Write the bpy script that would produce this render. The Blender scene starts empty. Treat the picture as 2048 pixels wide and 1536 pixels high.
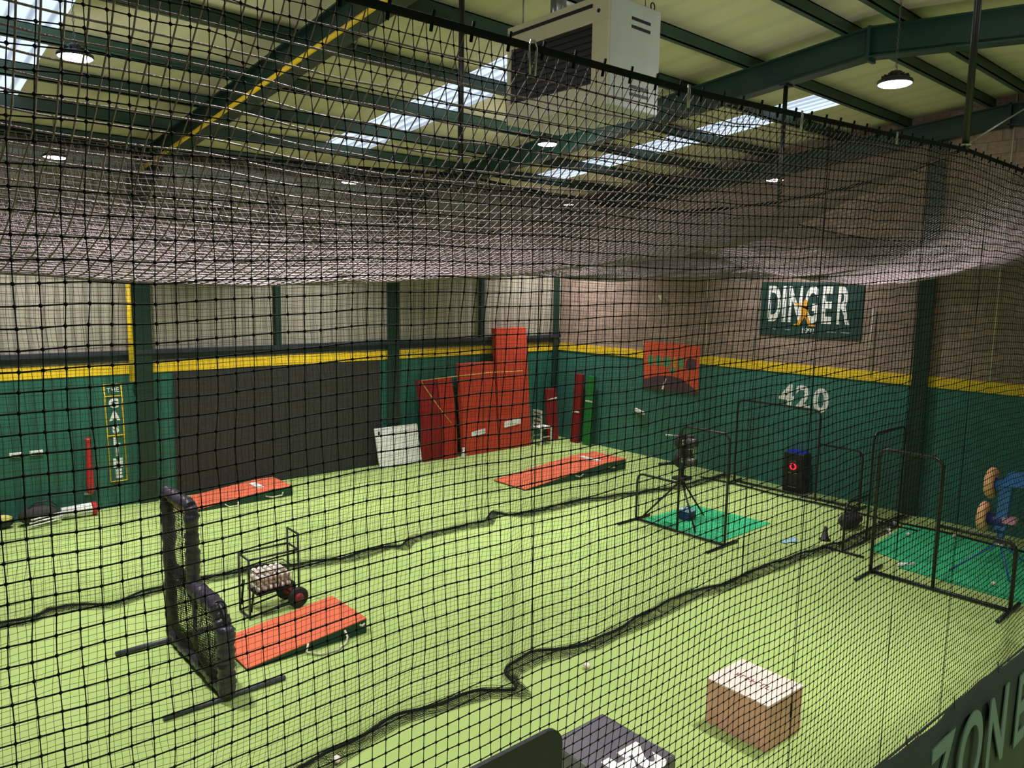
import bpy, math, random
import numpy as np
from mathutils import Vector, Matrix
random.seed(7); rng = np.random.default_rng(7)
SC = bpy.context.scene
COL = SC.collection
PI = math.pi

# ------------------------------------------------------------------ helpers
def lin(c):
    return tuple(((x/255)/12.92 if x/255 <= .04045 else ((x/255+.055)/1.055)**2.4) for x in c)

class MB:
    """collects shapes; build() links them as one mesh object"""
    def __init__(s): s.v = []; s.f = []; s.sm = []; s.mi = []; s.cur = 0
    def add(s, vs, fs, smooth=False):
        o = len(s.v); s.v += [tuple(p) for p in vs]
        for f in fs:
            s.f.append([o+i for i in f]); s.sm.append(smooth); s.mi.append(s.cur)
        return s
    def box(s, x0, x1, y0, y1, z0, z1):
        vs = [(x0,y0,z0),(x1,y0,z0),(x1,y1,z0),(x0,y1,z0),(x0,y0,z1),(x1,y0,z1),(x1,y1,z1),(x0,y1,z1)]
        return s.add(vs, [(0,3,2,1),(4,5,6,7),(0,1,5,4),(1,2,6,5),(2,3,7,6),(3,0,4,7)])
    def hexa(s, vs):
        return s.add(vs, [(0,3,2,1),(4,5,6,7),(0,1,5,4),(1,2,6,5),(2,3,7,6),(3,0,4,7)])
    def prism(s, poly, d):
        """polygon (3-D points) pushed along vector d"""
        n = len(poly); d = Vector(d)
        vs = [tuple(p) for p in poly]+[tuple(Vector(p)+d) for p in poly]
        return s.add(vs, [tuple(range(n-1,-1,-1)), tuple(range(n,2*n))]+[(i,(i+1)%n,n+(i+1)%n,n+i) for i in range(n)])
    def tube(s, pts, r, n=8, caps=True, closed=False):
        P = [Vector(p) for p in pts]; m = len(P)
        R = r if isinstance(r, (list, tuple)) else [r]*m
        vs = []; e1 = None
        for i in range(m):
            if closed: t = (P[(i+1)%m]-P[i-1]).normalized()
            else: t = (P[min(i+1,m-1)]-P[max(i-1,0)]).normalized()
            if e1 is None:
                a = Vector((0,0,1)) if abs(t.z) < .9 else Vector((1,0,0))
                e1 = t.cross(a).normalized()
            else:
                e1 = (e1-t*e1.dot(t))
                e1 = e1.normalized() if e1.length > 1e-6 else t.orthogonal().normalized()
            e2 = t.cross(e1)
            for k in range(n):
                a = 2*PI*k/n
                vs.append(P[i]+(e1*math.cos(a)+e2*math.sin(a))*R[i])
        fs = []
        for i in range(m if closed else m-1):
            j = (i+1) % m
            for k in range(n):
                fs.append((i*n+k, i*n+(k+1)%n, j*n+(k+1)%n, j*n+k))
        s.add(vs, fs, True)
        if caps and not closed:
            o = len(s.v)-len(vs)
            s.f.append([o+k for k in range(n-1,-1,-1)]); s.sm.append(False); s.mi.append(s.cur)
            s.f.append([o+(m-1)*n+k for k in range(n)]); s.sm.append(False); s.mi.append(s.cur)
        return s
    def lathe(s, prof, c, axis='z', n=24):
        """prof: list of (r, h) revolved about axis through c"""
        vs = []; m = len(prof)
        for r, h in prof:
            for k in range(n):
                a = 2*PI*k/n; x = r*math.cos(a); y = r*math.sin(a)
                q = {'z': (x,y,h), 'x': (h,x,y), 'y': (y,h,x)}[axis]
                vs.append((c[0]+q[0], c[1]+q[1], c[2]+q[2]))
        fs = [(i*n+k, i*n+(k+1)%n, (i+1)*n+(k+1)%n, (i+1)*n+k) for i in range(m-1) for k in range(n)]
        s.add(vs, fs, True)
        o = len(s.v)-len(vs)
        if prof[0][0] > 1e-6: s.f.append([o+k for k in range(n-1,-1,-1)]); s.sm.append(False); s.mi.append(s.cur)
        if prof[-1][0] > 1e-6: s.f.append([o+(m-1)*n+k for k in range(n)]); s.sm.append(False); s.mi.append(s.cur)
        return s
    def ball(s, c, r, n=12, sq=(1,1,1)):
        prof = [(max(1e-7,r*math.sin(PI*i/(n//2+2))), -r*math.cos(PI*i/(n//2+2))) for i in range(n//2+3)]
        vs0 = len(s.v); s.lathe(prof, (0,0,0), 'z', n)
        for i in range(vs0, len(s.v)):
            p = s.v[i]; s.v[i] = (c[0]+p[0]*sq[0], c[1]+p[1]*sq[1], c[2]+p[2]*sq[2])
        return s
    def build(s, name, mat, parent=None, org=None, bevel=0, seg=2):
        me = bpy.data.meshes.new(name)
        if org is None and parent is not None: org = world_loc(parent)
        o = Vector(org) if org is not None else Vector((0,0,0))
        me.from_pydata([(p[0]-o.x, p[1]-o.y, p[2]-o.z) for p in s.v], [], s.f)
        for m in (mat if isinstance(mat, (list, tuple)) else [mat]): me.materials.append(m)
        me.polygons.foreach_set('use_smooth', s.sm)
        me.polygons.foreach_set('material_index', s.mi)
        me.update()
        ob = bpy.data.objects.new(name, me); COL.objects.link(ob)
        if parent is not None:
            ob.parent = parent
        elif org is not None: ob.location = o
        if bevel:
            b = ob.modifiers.new('bevel', 'BEVEL'); b.width = bevel; b.segments = seg; b.limit_method = 'ANGLE'
        return ob

def world_loc(o):
    v = Vector((0,0,0))
    while o is not None: v += o.location; o = o.parent
    return v

def tag(o, label=None, cat=None, group=None, kind=None):
    if label: o['label'] = label
    if cat: o['category'] = cat
    if group: o['group'] = group
    if kind: o['kind'] = kind
    return o

def thing(name, label, cat, loc, group=None):
    o = bpy.data.objects.new(name, None); COL.objects.link(o); o.location = loc
    o.empty_display_size = .1
    return tag(o, label, cat, group)

def copy_tree(o, loc=None, parent=None):
    c = o.copy(); COL.objects.link(c)
    if parent is not None: c.parent = parent
    if loc is not None: c.location = loc
    for ch in list(o.children):
        copy_tree(ch, None, c)
    return c

def mesh_np(name, V, F4, F3, mat, parent=None, org=(0,0,0), smooth=True):
    me = bpy.data.meshes.new(name)
    V = np.asarray(V, np.float32)-np.asarray(org, np.float32)
    n4 = 0 if F4 is None else len(F4); n3 = 0 if F3 is None else len(F3)
    me.vertices.add(len(V)); me.vertices.foreach_set('co', V.ravel())
    loops = []
    if n4: loops.append(np.asarray(F4, np.int32).ravel())
    if n3: loops.append(np.asarray(F3, np.int32).ravel())
    L = np.concatenate(loops)
    me.loops.add(len(L)); me.loops.foreach_set('vertex_index', L)
    me.polygons.add(n4+n3)
    st = np.concatenate([np.arange(n4)*4, n4*4+np.arange(n3)*3]).astype(np.int32)
    me.polygons.foreach_set('loop_start', st)
    me.polygons.foreach_set('use_smooth', np.full(n4+n3, smooth))
    me.materials.append(mat); me.update(calc_edges=True); me.validate()
    ob = bpy.data.objects.new(name, me); COL.objects.link(ob)
    if parent is not None: ob.parent = parent
    return ob

def strands(P, r, sides, e1, e2):
    """P (n,m,3): tubes along axis 0, one for each m; returns verts, quads"""
    n, m = P.shape[:2]
    a = 2*PI*np.arange(sides)/sides+.4
    off = np.cos(a)[:,None]*np.array(e1)+np.sin(a)[:,None]*np.array(e2)
    V = P[:,:,None,:]+r*off[None,None]
    idx = np.arange(n*m*sides).reshape(n,m,sides)
    A = idx[:-1]; B = idx[1:]
    A2 = np.roll(A,-1,2); B2 = np.roll(B,-1,2)
    return V.reshape(-1,3), np.stack([A,A2,B2,B],-1).reshape(-1,4)

def net(name, P, ra, rb, sides, ea, eb, mat, parent, knot=0):
    """netting: grid of twine; ea / eb = cross-section axes of the two twine families"""
    V1, F1 = strands(P, ra, sides, *ea)
    V2, F2 = strands(P.transpose(1,0,2), rb, sides, *eb)
    F2 = F2+len(V1); V = np.concatenate([V1,V2]); F3 = None
    if knot:
        C = P.reshape(-1,3); d = np.array([[1,0,0],[-1,0,0],[0,1,0],[0,-1,0],[0,0,1],[0,0,-1]])*knot
        K = (C[:,None]+d[None]).reshape(-1,3)
        t = np.array([[0,2,4],[2,1,4],[1,3,4],[3,0,4],[2,0,5],[1,2,5],[3,1,5],[0,3,5]])
        F3 = (len(V)+np.arange(len(C))[:,None,None]*6+t[None]).reshape(-1,3)
        V = np.concatenate([V,K])
    return mesh_np(name, V, np.concatenate([F1,F2]), F3, mat, parent, world_loc(parent) if parent else (0,0,0))

def smooth_noise(shape, step, amp):
    """smooth random field on a grid"""
    a, b = shape; na, nb = a//step+3, b//step+3
    G = rng.normal(size=(na,nb))
    x = np.arange(a)/step; y = np.arange(b)/step
    i = x.astype(int); j = y.astype(int)
    fx = (x-i); fy = (y-j); fx = (fx*fx*(3-2*fx))[:,None]; fy = (fy*fy*(3-2*fy))[None]
    return amp*((G[i][:,j]*(1-fx)+G[i+1][:,j]*fx)*(1-fy)+(G[i][:,j+1]*(1-fx)+G[i+1][:,j+1]*fx)*fy)

# ------------------------------------------------------------------ materials
def mat(name, c, rough=.6, metal=0, spec=.5, noise=0, nscale=8, bump=0, bscale=60, emit=None, es=0, coords='Object', detail=4):
    m = bpy.data.materials.new(name); m.use_nodes = True
    nt = m.node_tree; b = nt.nodes['Principled BSDF']; N = nt.nodes.new; L = nt.links.new
    col = (*lin(c), 1)
    b.inputs['Base Color'].default_value = col
    b.inputs['Roughness'].default_value = rough; b.inputs['Metallic'].default_value = metal
    b.inputs['Specular IOR Level'].default_value = spec
    if noise or bump:
        tc = N('ShaderNodeTexCoord')
    if noise:
        t = N('ShaderNodeTexNoise'); t.inputs['Scale'].default_value = nscale; t.inputs['Detail'].default_value = detail
        L(tc.outputs[coords], t.inputs['Vector'])
        r = N('ShaderNodeValToRGB')
        r.color_ramp.elements[0].position = .3; r.color_ramp.elements[1].position = .7
        r.color_ramp.elements[0].color = (*[x*(1-noise) for x in col[:3]], 1)
        r.color_ramp.elements[1].color = (*[min(1,x*(1+noise)) for x in col[:3]], 1)
        L(t.outputs['Fac'], r.inputs['Fac']); L(r.outputs['Color'], b.inputs['Base Color'])
    if bump:
        t2 = N('ShaderNodeTexNoise'); t2.inputs['Scale'].default_value = bscale; t2.inputs['Detail'].default_value = 3
        L(tc.outputs[coords], t2.inputs['Vector'])
        bp = N('ShaderNodeBump'); bp.inputs['Strength'].default_value = bump; bp.inputs['Distance'].default_value = .01
        L(t2.outputs['Fac'], bp.inputs['Height']); L(bp.outputs['Normal'], b.inputs['Normal'])
    if emit:
        b.inputs['Emission Color'].default_value = (*lin(emit), 1); b.inputs['Emission Strength'].default_value = es
    return m

def ribbed(name, c, c2, axis, period, rough=.6, bump=.5, noise=.08):
    """sheet with ribs across one axis (metres per rib)"""
    m = mat(name, c, rough); nt = m.node_tree; b = nt.nodes['Principled BSDF']; N = nt.nodes.new; L = nt.links.new
    tc = N('ShaderNodeTexCoord'); w = N('ShaderNodeTexWave'); w.bands_direction = axis
    w.inputs['Scale'].default_value = 1/period/3.183; L(tc.outputs['Object'], w.inputs['Vector'])
    r = N('ShaderNodeValToRGB'); e = r.color_ramp.elements
    e[0].position = .12; e[1].position = .35; e[0].color = (*lin(c2),1); e[1].color = (*lin(c),1)
    L(w.outputs['Fac'], r.inputs['Fac'])
    t = N('ShaderNodeTexNoise'); t.inputs['Scale'].default_value = 1.3; L(tc.outputs['Object'], t.inputs['Vector'])
    mx = N('ShaderNodeMixRGB'); mx.blend_type = 'MULTIPLY'; mx.inputs['Fac'].default_value = noise*4
    L(r.outputs['Color'], mx.inputs['Color1']); L(t.outputs['Fac'], mx.inputs['Color2'])
    L(mx.outputs['Color'], b.inputs['Base Color'])
    bp = N('ShaderNodeBump'); bp.inputs['Strength'].default_value = bump; bp.inputs['Distance'].default_value = .02
    L(w.outputs['Fac'], bp.inputs['Height']); L(bp.outputs['Normal'], b.inputs['Normal'])
    return m

def blockwork(name, c1, c2, mortar):
    m = mat(name, c1, .9); nt = m.node_tree; b = nt.nodes['Principled BSDF']; N = nt.nodes.new; L = nt.links.new
    tc = N('ShaderNodeTexCoord'); sp = N('ShaderNodeSeparateXYZ'); cb = N('ShaderNodeCombineXYZ')
    L(tc.outputs['Object'], sp.inputs[0]); L(sp.outputs['Y'], cb.inputs['X']); L(sp.outputs['Z'], cb.inputs['Y'])
    k = N('ShaderNodeTexBrick'); L(cb.outputs[0], k.inputs['Vector'])
    k.inputs['Scale'].default_value = 1; k.inputs['Brick Width'].default_value = .44; k.inputs['Row Height'].default_value = .215
    k.inputs['Mortar Size'].default_value = .008
    k.inputs['Color1'].default_value = (*lin(c1),1); k.inputs['Color2'].default_value = (*lin(c2),1); k.inputs['Mortar'].default_value = (*lin(mortar),1)
    t = N('ShaderNodeTexNoise'); t.inputs['Scale'].default_value = 14; t.inputs['Detail'].default_value = 6; L(tc.outputs['Object'], t.inputs['Vector'])
    mx = N('ShaderNodeMixRGB'); mx.blend_type = 'OVERLAY'; mx.inputs['Fac'].default_value = .5
    L(k.outputs['Color'], mx.inputs['Color1']); L(t.outputs['Fac'], mx.inputs['Color2']); L(mx.outputs['Color'], b.inputs['Base Color'])
    bp = N('ShaderNodeBump'); bp.inputs['Strength'].default_value = .4; bp.inputs['Distance'].default_value = .01
    L(k.outputs['Fac'], bp.inputs['Height']); bp.invert = True; L(bp.outputs['Normal'], b.inputs['Normal'])
    return m

def turf_mat(name, ca, cb_, scale=220):
    m = mat(name, ca, .9, spec=.15); nt = m.node_tree; b = nt.nodes['Principled BSDF']; N = nt.nodes.new; L = nt.links.new
    tc = N('ShaderNodeTexCoord')
    t = N('ShaderNodeTexNoise'); t.inputs['Scale'].default_value = scale; t.inputs['Detail'].default_value = 3; L(tc.outputs['Object'], t.inputs['Vector'])
    r = N('ShaderNodeValToRGB'); e = r.color_ramp.elements; e[0].position = .3; e[1].position = .7
    e[0].color = (*lin(cb_),1); e[1].color = (*lin(ca),1); L(t.outputs['Fac'], r.inputs['Fac'])
    t2 = N('ShaderNodeTexNoise'); t2.inputs['Scale'].default_value = .7; t2.inputs['Detail'].default_value = 3; L(tc.outputs['Object'], t2.inputs['Vector'])
    r2 = N('ShaderNodeValToRGB'); e = r2.color_ramp.elements; e[0].position = .3; e[1].position = .75
    e[0].color = (.9,.92,.86,1); e[1].color = (1,1,1,1); L(t2.outputs['Fac'], r2.inputs['Fac'])
    mx = N('ShaderNodeMixRGB'); mx.blend_type = 'MULTIPLY'; mx.inputs['Fac'].default_value = 1
    L(r.outputs['Color'], mx.inputs['Color1']); L(r2.outputs['Color'], mx.inputs['Color2']); L(mx.outputs['Color'], b.inputs['Base Color'])
    bp = N('ShaderNodeBump'); bp.inputs['Strength'].default_value = .35; bp.inputs['Distance'].default_value = .01
    L(t.outputs['Fac'], bp.inputs['Height']); L(bp.outputs['Normal'], b.inputs['Normal'])
    return m

def emissive(name, c, s, stripes=False):
    m = bpy.data.materials.new(name); m.use_nodes = True; nt = m.node_tree
    for n in list(nt.nodes): nt.nodes.remove(n)
    N = nt.nodes.new; L = nt.links.new
    out = N('ShaderNodeOutputMaterial'); e = N('ShaderNodeEmission'); e.inputs['Color'].default_value = (*lin(c),1); e.inputs['Strength'].default_value = s
    L(e.outputs[0], out.inputs['Surface'])
    if stripes:   # translucent sheet: the overlapping ribs let less daylight through
        tc = N('ShaderNodeTexCoord'); w = N('ShaderNodeTexWave'); w.bands_direction = 'X'; w.inputs['Scale'].default_value = 1/.2/3.183
        L(tc.outputs['Object'], w.inputs['Vector'])
        r = N('ShaderNodeValToRGB'); q = r.color_ramp.elements; q[0].position = .05; q[1].position = .5
        q[0].color = (*[x*.55 for x in lin(c)],1); q[1].color = (*lin(c),1)
        L(w.outputs['Fac'], r.inputs['Fac']); L(r.outputs['Color'], e.inputs['Color'])
    return m

M = dict(
    turf=turf_mat('turf_lime', (186,206,132), (164,188,108)),
    mat_turf=turf_mat('turf_emerald', (70,196,136), (52,168,112), 160),
    orange_turf=turf_mat('turf_orange', (232,124,92), (220,104,74), 160),
    rust_turf=turf_mat('turf_rust', (206,78,52), (190,62,42), 120),
    dark_red=turf_mat('turf_dark_red', (150,38,34), (128,28,28), 120),
    mid_red=turf_mat('turf_mid_red', (182,54,42), (164,44,36), 120),
    wall_green=ribbed('painted_boards_green', (40,110,94), (33,96,81), 'X', .3, .55, .2),
    wall_green_r=mat('painted_block_green', (52,114,104), .6, noise=.14, nscale=5, bump=.3, bscale=25),
    cladding=ribbed('pale_cladding', (176,169,153), (146,140,127), 'X', .22, .45, .7),
    block=blockwork('brown_block', (162,138,124), (142,122,110), (120,107,97)),
    yellow=mat('yellow_paint', (240,202,40), .5, noise=.06, nscale=6),
    navy=mat('dark_rail', (40,48,58), .5, noise=.15, nscale=5),
    ceiling=ribbed('cream_liner', (226,220,188), (218,212,180), 'X', .5, .5, .2, .04),
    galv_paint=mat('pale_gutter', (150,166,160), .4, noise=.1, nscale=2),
    steel=mat('green_steel', (16,48,38), .45, noise=.12, nscale=3),
    purlin=mat('green_purlin', (44,72,58), .4, metal=.0, noise=.15, nscale=2),
    black_metal=mat('black_metal', (20,22,22), .4),
    black_rubber=mat('black_rubber', (46,44,42), .75, noise=.25, nscale=18, bump=.2, bscale=90),
    vinyl=mat('black_vinyl', (54,50,62), .36, noise=.3, nscale=9, bump=.9, bscale=14),
    twine=mat('black_twine', (8,12,10), .85, spec=.15),
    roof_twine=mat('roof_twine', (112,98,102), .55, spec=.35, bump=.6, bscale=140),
    div_twine=mat('divider_twine', (20,24,18), .75, spec=.25),
    dark_twine=mat('screen_twine', (26,26,24), .6),
    white=mat('white_paint', (238,238,232), .5),
    white_board=mat('white_board', (240,240,238), .3, noise=.02, nscale=10),
    cream=mat('cream_steel', (206,200,170), .4, noise=.05, nscale=3),
    pale_steel=mat('pale_steel', (196,202,198), .35, noise=.06, nscale=3),
    dark=mat('near_black', (18,18,18), .5),
    louvre=mat('dark_louvre', (30,28,28), .35, metal=.5),
    galv=mat('galvanised', (150,155,150), .35, metal=.7, noise=.1, nscale=12),
    galv_dark=mat('dull_steel', (88,84,80), .4, metal=.5, noise=.3, nscale=20),
    lamp_body=mat('lamp_body', (38,40,48), .4),
    lens=emissive('lamp_lens', (255,250,255), 14),
    skylight=emissive('skylight_sheet', (206,222,240), .85, True),
    wood=mat('birch_ply', (238,216,204), .5, noise=.05, nscale=4),
    ply_edge=mat('ply_side', (218,166,144), .55, noise=.08, nscale=6),
    foam=mat('black_foam_vinyl', (92,88,96), .4, noise=.12, nscale=4),
    slate=mat('slate_board', (20,25,27), .6, noise=.05, nscale=4),
    banner=mat('green_banner', (12,36,22), .7, noise=.2, nscale=3),
    banner_text=mat('banner_print', (82,108,96), .7),
    side_green=mat('dark_green_side', (20,66,44), .7, noise=.1, nscale=8),
    blue=mat('blue_paint', (56,112,176), .3, noise=.1, nscale=8),
    blue_dark=mat('dark_blue', (34,44,110), .4),
    tan=mat('tan_rubber', (236,176,126), .6, noise=.12, nscale=12),
    red=mat('red_gloss', (190,36,48), .35),
    red_led=emissive('red_light', (255,40,60), 1.6),
    blue_led=emissive('blue_light', (50,70,200), .3),
    orange_poster=mat('poster_orange', (226,92,58), .5, noise=.08, nscale=9),
    plum=mat('poster_plum', (84,60,72), .5, noise=.1, nscale=9),
    poster_green=mat('poster_green', (86,158,112), .5),
    sign=mat('sign_green', (30,62,58), .5, noise=.06, nscale=5),
    gold=mat('gold_print', (214,154,44), .5),
    rope=mat('pale_rope', (214,208,180), .8),
    yellow_rope=mat('yellow_cord', (206,178,90), .7),
    leather=mat('ball_leather', (236,230,218), .5),
    brown=mat('brown_print', (120,70,60), .6),
    steel_bright=mat('bright_steel', (196,196,190), .25, metal=.9),
    green_mat=turf_mat('turf_mid_green', (40,130,58), (30,110,46), 120),
    pale_blue=mat('pale_blue_cloth', (150,196,214), .8),
    tyre=mat('tyre', (32,24,24), .7),
    maroon=mat('maroon_hub', (150,36,48), .5),
)

def text(body, size, loc, rot, m, parent, name='lettering', ext=.004, off=0, sx=1, align='CENTER'):
    cu = bpy.data.curves.new(name, 'FONT'); cu.body = body; cu.size = size; cu.extrude = ext; cu.offset = off
    cu.align_x = align; cu.align_y = 'CENTER'; cu.materials.append(m)
    tmp = bpy.data.objects.new(name, cu); COL.objects.link(tmp)
    dg = bpy.context.evaluated_depsgraph_get(); dg.update()
    me = bpy.data.meshes.new_from_object(tmp.evaluated_get(dg)); bpy.data.objects.remove(tmp)
    o = bpy.data.objects.new(name, me); COL.objects.link(o)
    if parent is not None:
        o.parent = parent; loc = Vector(loc)-world_loc(parent)
    o.location = loc; o.rotation_euler = rot; o.scale = (sx,1,1)
    return o
RW = (PI/2, 0, -PI/2)      # reads from inside the hall, on the right wall
LW = (PI/2, 0, 0)          # on the left wall

# ------------------------------------------------------------------ the hall
U0, U1, V0, V1 = -6.0, 15.28, -6.4, 15.3
R0, SL, VR = 7.07, .095, 4.45
und = lambda v: R0-SL*abs(v-VR)       # rafter underside
top = lambda v: und(v)+.36            # rafter top = purlin underside
roof = lambda v: top(v)+.2            # liner underside

f = MB().box(U0, U1, V0, V1, -.12, 0).build('floor', M['turf']); tag(f, kind='structure')
w = MB(); w.box(U0-.2, U1+.2, V1, V1+.2, 0, 2.5); w.cur = 1; w.box(U0-.2, U1+.2, V1, V1+.2, 2.5, 6.9)
tag(w.build('wall_left', [M['wall_green'], M['cladding']]), kind='structure')
w = MB(); w.box(U1, U1+.2, V0, V1, 0, 2.5); w.cur = 1
prof = [(U1,V0,2.5),(U1,V1,2.5),(U1,V1,roof(V1)+.1),(U1,VR,roof(VR)+.1),(U1,V0,roof(V0)+.1)]
w.prism(prof, (.2,0,0)); tag(w.build('wall_right', [M['wall_green_r'], M['block']]), kind='structure')
w = MB(); w.prism([(U0,V0,0),(U0,V1,0),(U0,V1,roof(V1)+.1),(U0,VR,roof(VR)+.1),(U0,V0,roof(V0)+.1)], (-.2,0,0))
tag(w.build('wall_side', M['block']), kind='structure')
w = MB().box(U0-.2, U1+.2, V0-.2, V0, 0, 6.9); tag(w.build('wall_rear', M['cladding']), kind='structure')
# ceiling liner, left open where the skylight sheets sit
SKY = [(1.12,2.1,6.2,13.25), (6.9,7.83,6.2,13.2), (12.22,13.15,6.2,13.2)]
c = MB()
def slab(m, u0, u1, v0, v1, t=.06):
    m.hexa([(u0,v0,roof(v0)),(u1,v0,roof(v0)),(u1,v1,roof(v1)),(u0,v1,roof(v1)),(u0,v0,roof(v0)+t),(u1,v0,roof(v0)+t),(u1,v1,roof(v1)+t),(u0,v1,roof(v1)+t)])
us = [U0-.2]+[x for s_ in SKY for x in s_[:2]]+[U1+.2]
for i in range(len(us)-1):
    if i % 2 == 0: slab(c, us[i], us[i+1], VR, V1+.2)
    else:
        s_ = SKY[i//2]; slab(c, us[i], us[i+1], VR, s_[2]); slab(c, us[i], us[i+1], s_[3], V1+.2)
slab(c, U0-.2, U1+.2, V0-.2, VR)
tag(c.build('ceiling', M['ceiling']), kind='structure')
for i, (a, b, v0, v1) in enumerate(SKY):
    m = MB(); n = 20
    xs = [a+(b-a)*k/n for k in range(n+1)]
    vs = []; fs = []
    for k, x in enumerate(xs):
        h = .03 if (k//2) % 2 else .005
        vs += [(x,v0,roof(v0)+h),(x,v1,roof(v1)+h),(x,v0,roof(v0)+h+.01),(x,v1,roof(v1)+h+.01)]
    for k in range(n):
        q = 4*k; fs += [(q,q+1,q+5,q+4),(q+2,q+6,q+7,q+3)]
    m.add(vs, fs); tag(m.build('window_%d' % (i+1), M['skylight']), kind='structure')
# yellow painted stripes and the ledge
tag(MB().box(U0, U1-.02, V1-.02, V1+.01, 2.5, 2.7).build('trim_1', M['yellow']), kind='structure')
tag(MB().box(U1-.02, U1+.01, V0, V1-.02, 2.5, 2.7).build('trim_2', M['yellow']), kind='structure')
t = MB(); t.box(U0, U1-.05, V1-.1, V1+.01, 2.86, 2.94); t.box(U0, U1-.05, V1-.03, V1+.01, 2.74, 2.87)
tag(t.build('trim_3', M['navy']), kind='structure')
# eaves beam
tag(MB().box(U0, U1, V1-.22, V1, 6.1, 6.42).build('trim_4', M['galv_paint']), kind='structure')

# portal frames
def ibeam(m, p, q, up, w_, h, t=.02):
    """I section from p to q; up = web direction, bottom flange at p/q"""
    p = Vector(p); q = Vector(q); d = (q-p).normalized(); up = Vector(up); s = d.cross(up).normalized()
    def bar(a0, a1, b0, b1):
        vs = []
        for bb in (b0, b1):
            vs += [p+s*a0+up*bb, p+s*a1+up*bb, q+s*a1+up*bb, q+s*a0+up*bb]
        m.hexa(vs)
    bar(-w_/2, w_/2, 0, t); bar(-w_/2, w_/2, h-t, h); bar(-t/2, t/2, t, h-t)
FR = [(-1.3, 'off to the left', False), (4.2, 'second', True), (9.7, 'third', True), (15.05, 'gable', True)]
names = {4.2: 'green steel roof rafter above the padded screen, carrying a yellow conduit',
         9.7: 'green steel roof rafter passing behind the hanging heater up to the ridge',
         15.05: 'dark steel roof rafter running along the top of the brown block wall'}
cols_ = {4.2: 'dark green steel column beside the GAS LINE lettering on the left wall',
         9.7: 'dark green steel column at the right end of the black wall panel',
         15.05: 'dark green steel column in the far corner of the hall'}
for u, _, vis in FR:
    r = thing('roof_rafter', names.get(u, 'green steel roof rafter nearest the left edge of the hall'), 'roof beam', (u, VR, und(VR)), 'portal frame rafters')
    m = MB(); ibeam(m, (u,V1-.1,und(V1)), (u,VR,und(VR)), (0,0,1), .2, .36); m.build('rafter_half', M['steel'], r)
    m = MB(); ibeam(m, (u,VR,und(VR)), (u,V0,und(V0)), (0,0,1), .2, .36); m.build('rafter_half', M['steel'], r)
    m = MB(); m.prism([(u-.012,V1-.3,und(V1)-.55),(u-.012,V1-.3,und(V1)),(u-.012,V1-1.9,und(V1-1.9))], (.024,0,0)); m.build('haunch', M['steel'], r)
    m = MB(); m.box(u-.1, u+.1, VR-.02, VR+.02, und(VR)-.04, und(VR)+.37); m.build('ridge_plate', M['steel'], r)
    cl = MB(); cx = u if u < 15 else U1-.22
    ibeam(cl, (cx,V1+.12,0), (cx,V1+.12,und(V1)+.3), (0,-1,0), .32 if u < 15 else .2, .2)
    o = cl.build('steel_column', M['steel'], None, (cx,V1,0))
    tag(o, cols_.get(u, 'green steel column nearest the left edge of the hall'), 'column', 'portal frame columns')
m = MB(); ibeam(m, (U1+.1,5.6,0), (U1+.1,5.6,roof(5.6)-.3), (-1,0,0), .28, .2)
tag(m.build('steel_column', M['steel'], None, (U1,5.6,0)), 'dark green steel column standing against the brown block wall behind the blue pitching machine', 'column', 'portal frame columns')
for u, lb in ((6.87,'slim green wall post above the black wall panel'), (12.37,'slim green wall post directly above the tall orange mat')):
    m = MB().box(u-.06, u+.06, V1-.1, V1, 2.94, 6.1); tag(m.build('wall_post', M['steel'], None, (u,V1,2.9)), lb, 'post', 'wall posts')
# purlins
PV = [4.78, 6.15, 7.3, 8.85, 10.35, 11.7, 13.1, 14.5]
nth = ['topmost beside the ridge', 'second down from the ridge', 'third down from the ridge', 'fourth down from the ridge', 'fifth down from the ridge',
       'sixth down from the ridge', 'seventh down from the ridge', 'lowest and closest to the left wall']
def purlin(v, label, z=None):
    z = top(v); m = MB(); s = 1 if v > VR else -1
    # Z section
    m.box(U0, U1, v-.01, v+.01, z+.005, z+.195); m.box(U0, U1, v-.07, v+.01, z, z+.015); m.box(U0, U1, v-.01, v+.07, z+.183, z+.197)
    m.box(U0, U1, v-.07, v-.055, z+.0, z+.04)
    tag(m.build('roof_purlin', M['purlin'], None, (0,v,z)), label, 'roof beam', 'roof purlins')
for v, s_ in zip(PV, nth): purlin(v, 'green steel roof purlin on the left slope, '+s_)
for v, s_ in zip((4.12, 2.75, 1.35, -.05, -1.5, -3, -4.5), nth): purlin(v, 'green steel roof purlin on the near slope, '+s_)

# yellow conduit along the rafter, yellow foul pole
m = MB(); m.tube([(4.09,v,und(v)+.03) for v in (15.0,12,9,6,4.6)], .03, 8)
m.tube([(4.09,v,und(v)+.03) for v in (4.6,4.5)], .031, 8)
tag(m.build('conduit', M['yellow'], None, (4.09,10,6.5)), 'yellow conduit running up the side of the left roof rafter', 'conduit')
m = MB().tube([(3.98,15.18,2.36),(3.98,15.18,4.7)], .045, 10)
tag(m.build('foul_pole', M['yellow'], None, (3.98,15.18,2.4)), 'yellow upright pole on the left wall beside the column', 'pole')

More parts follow.
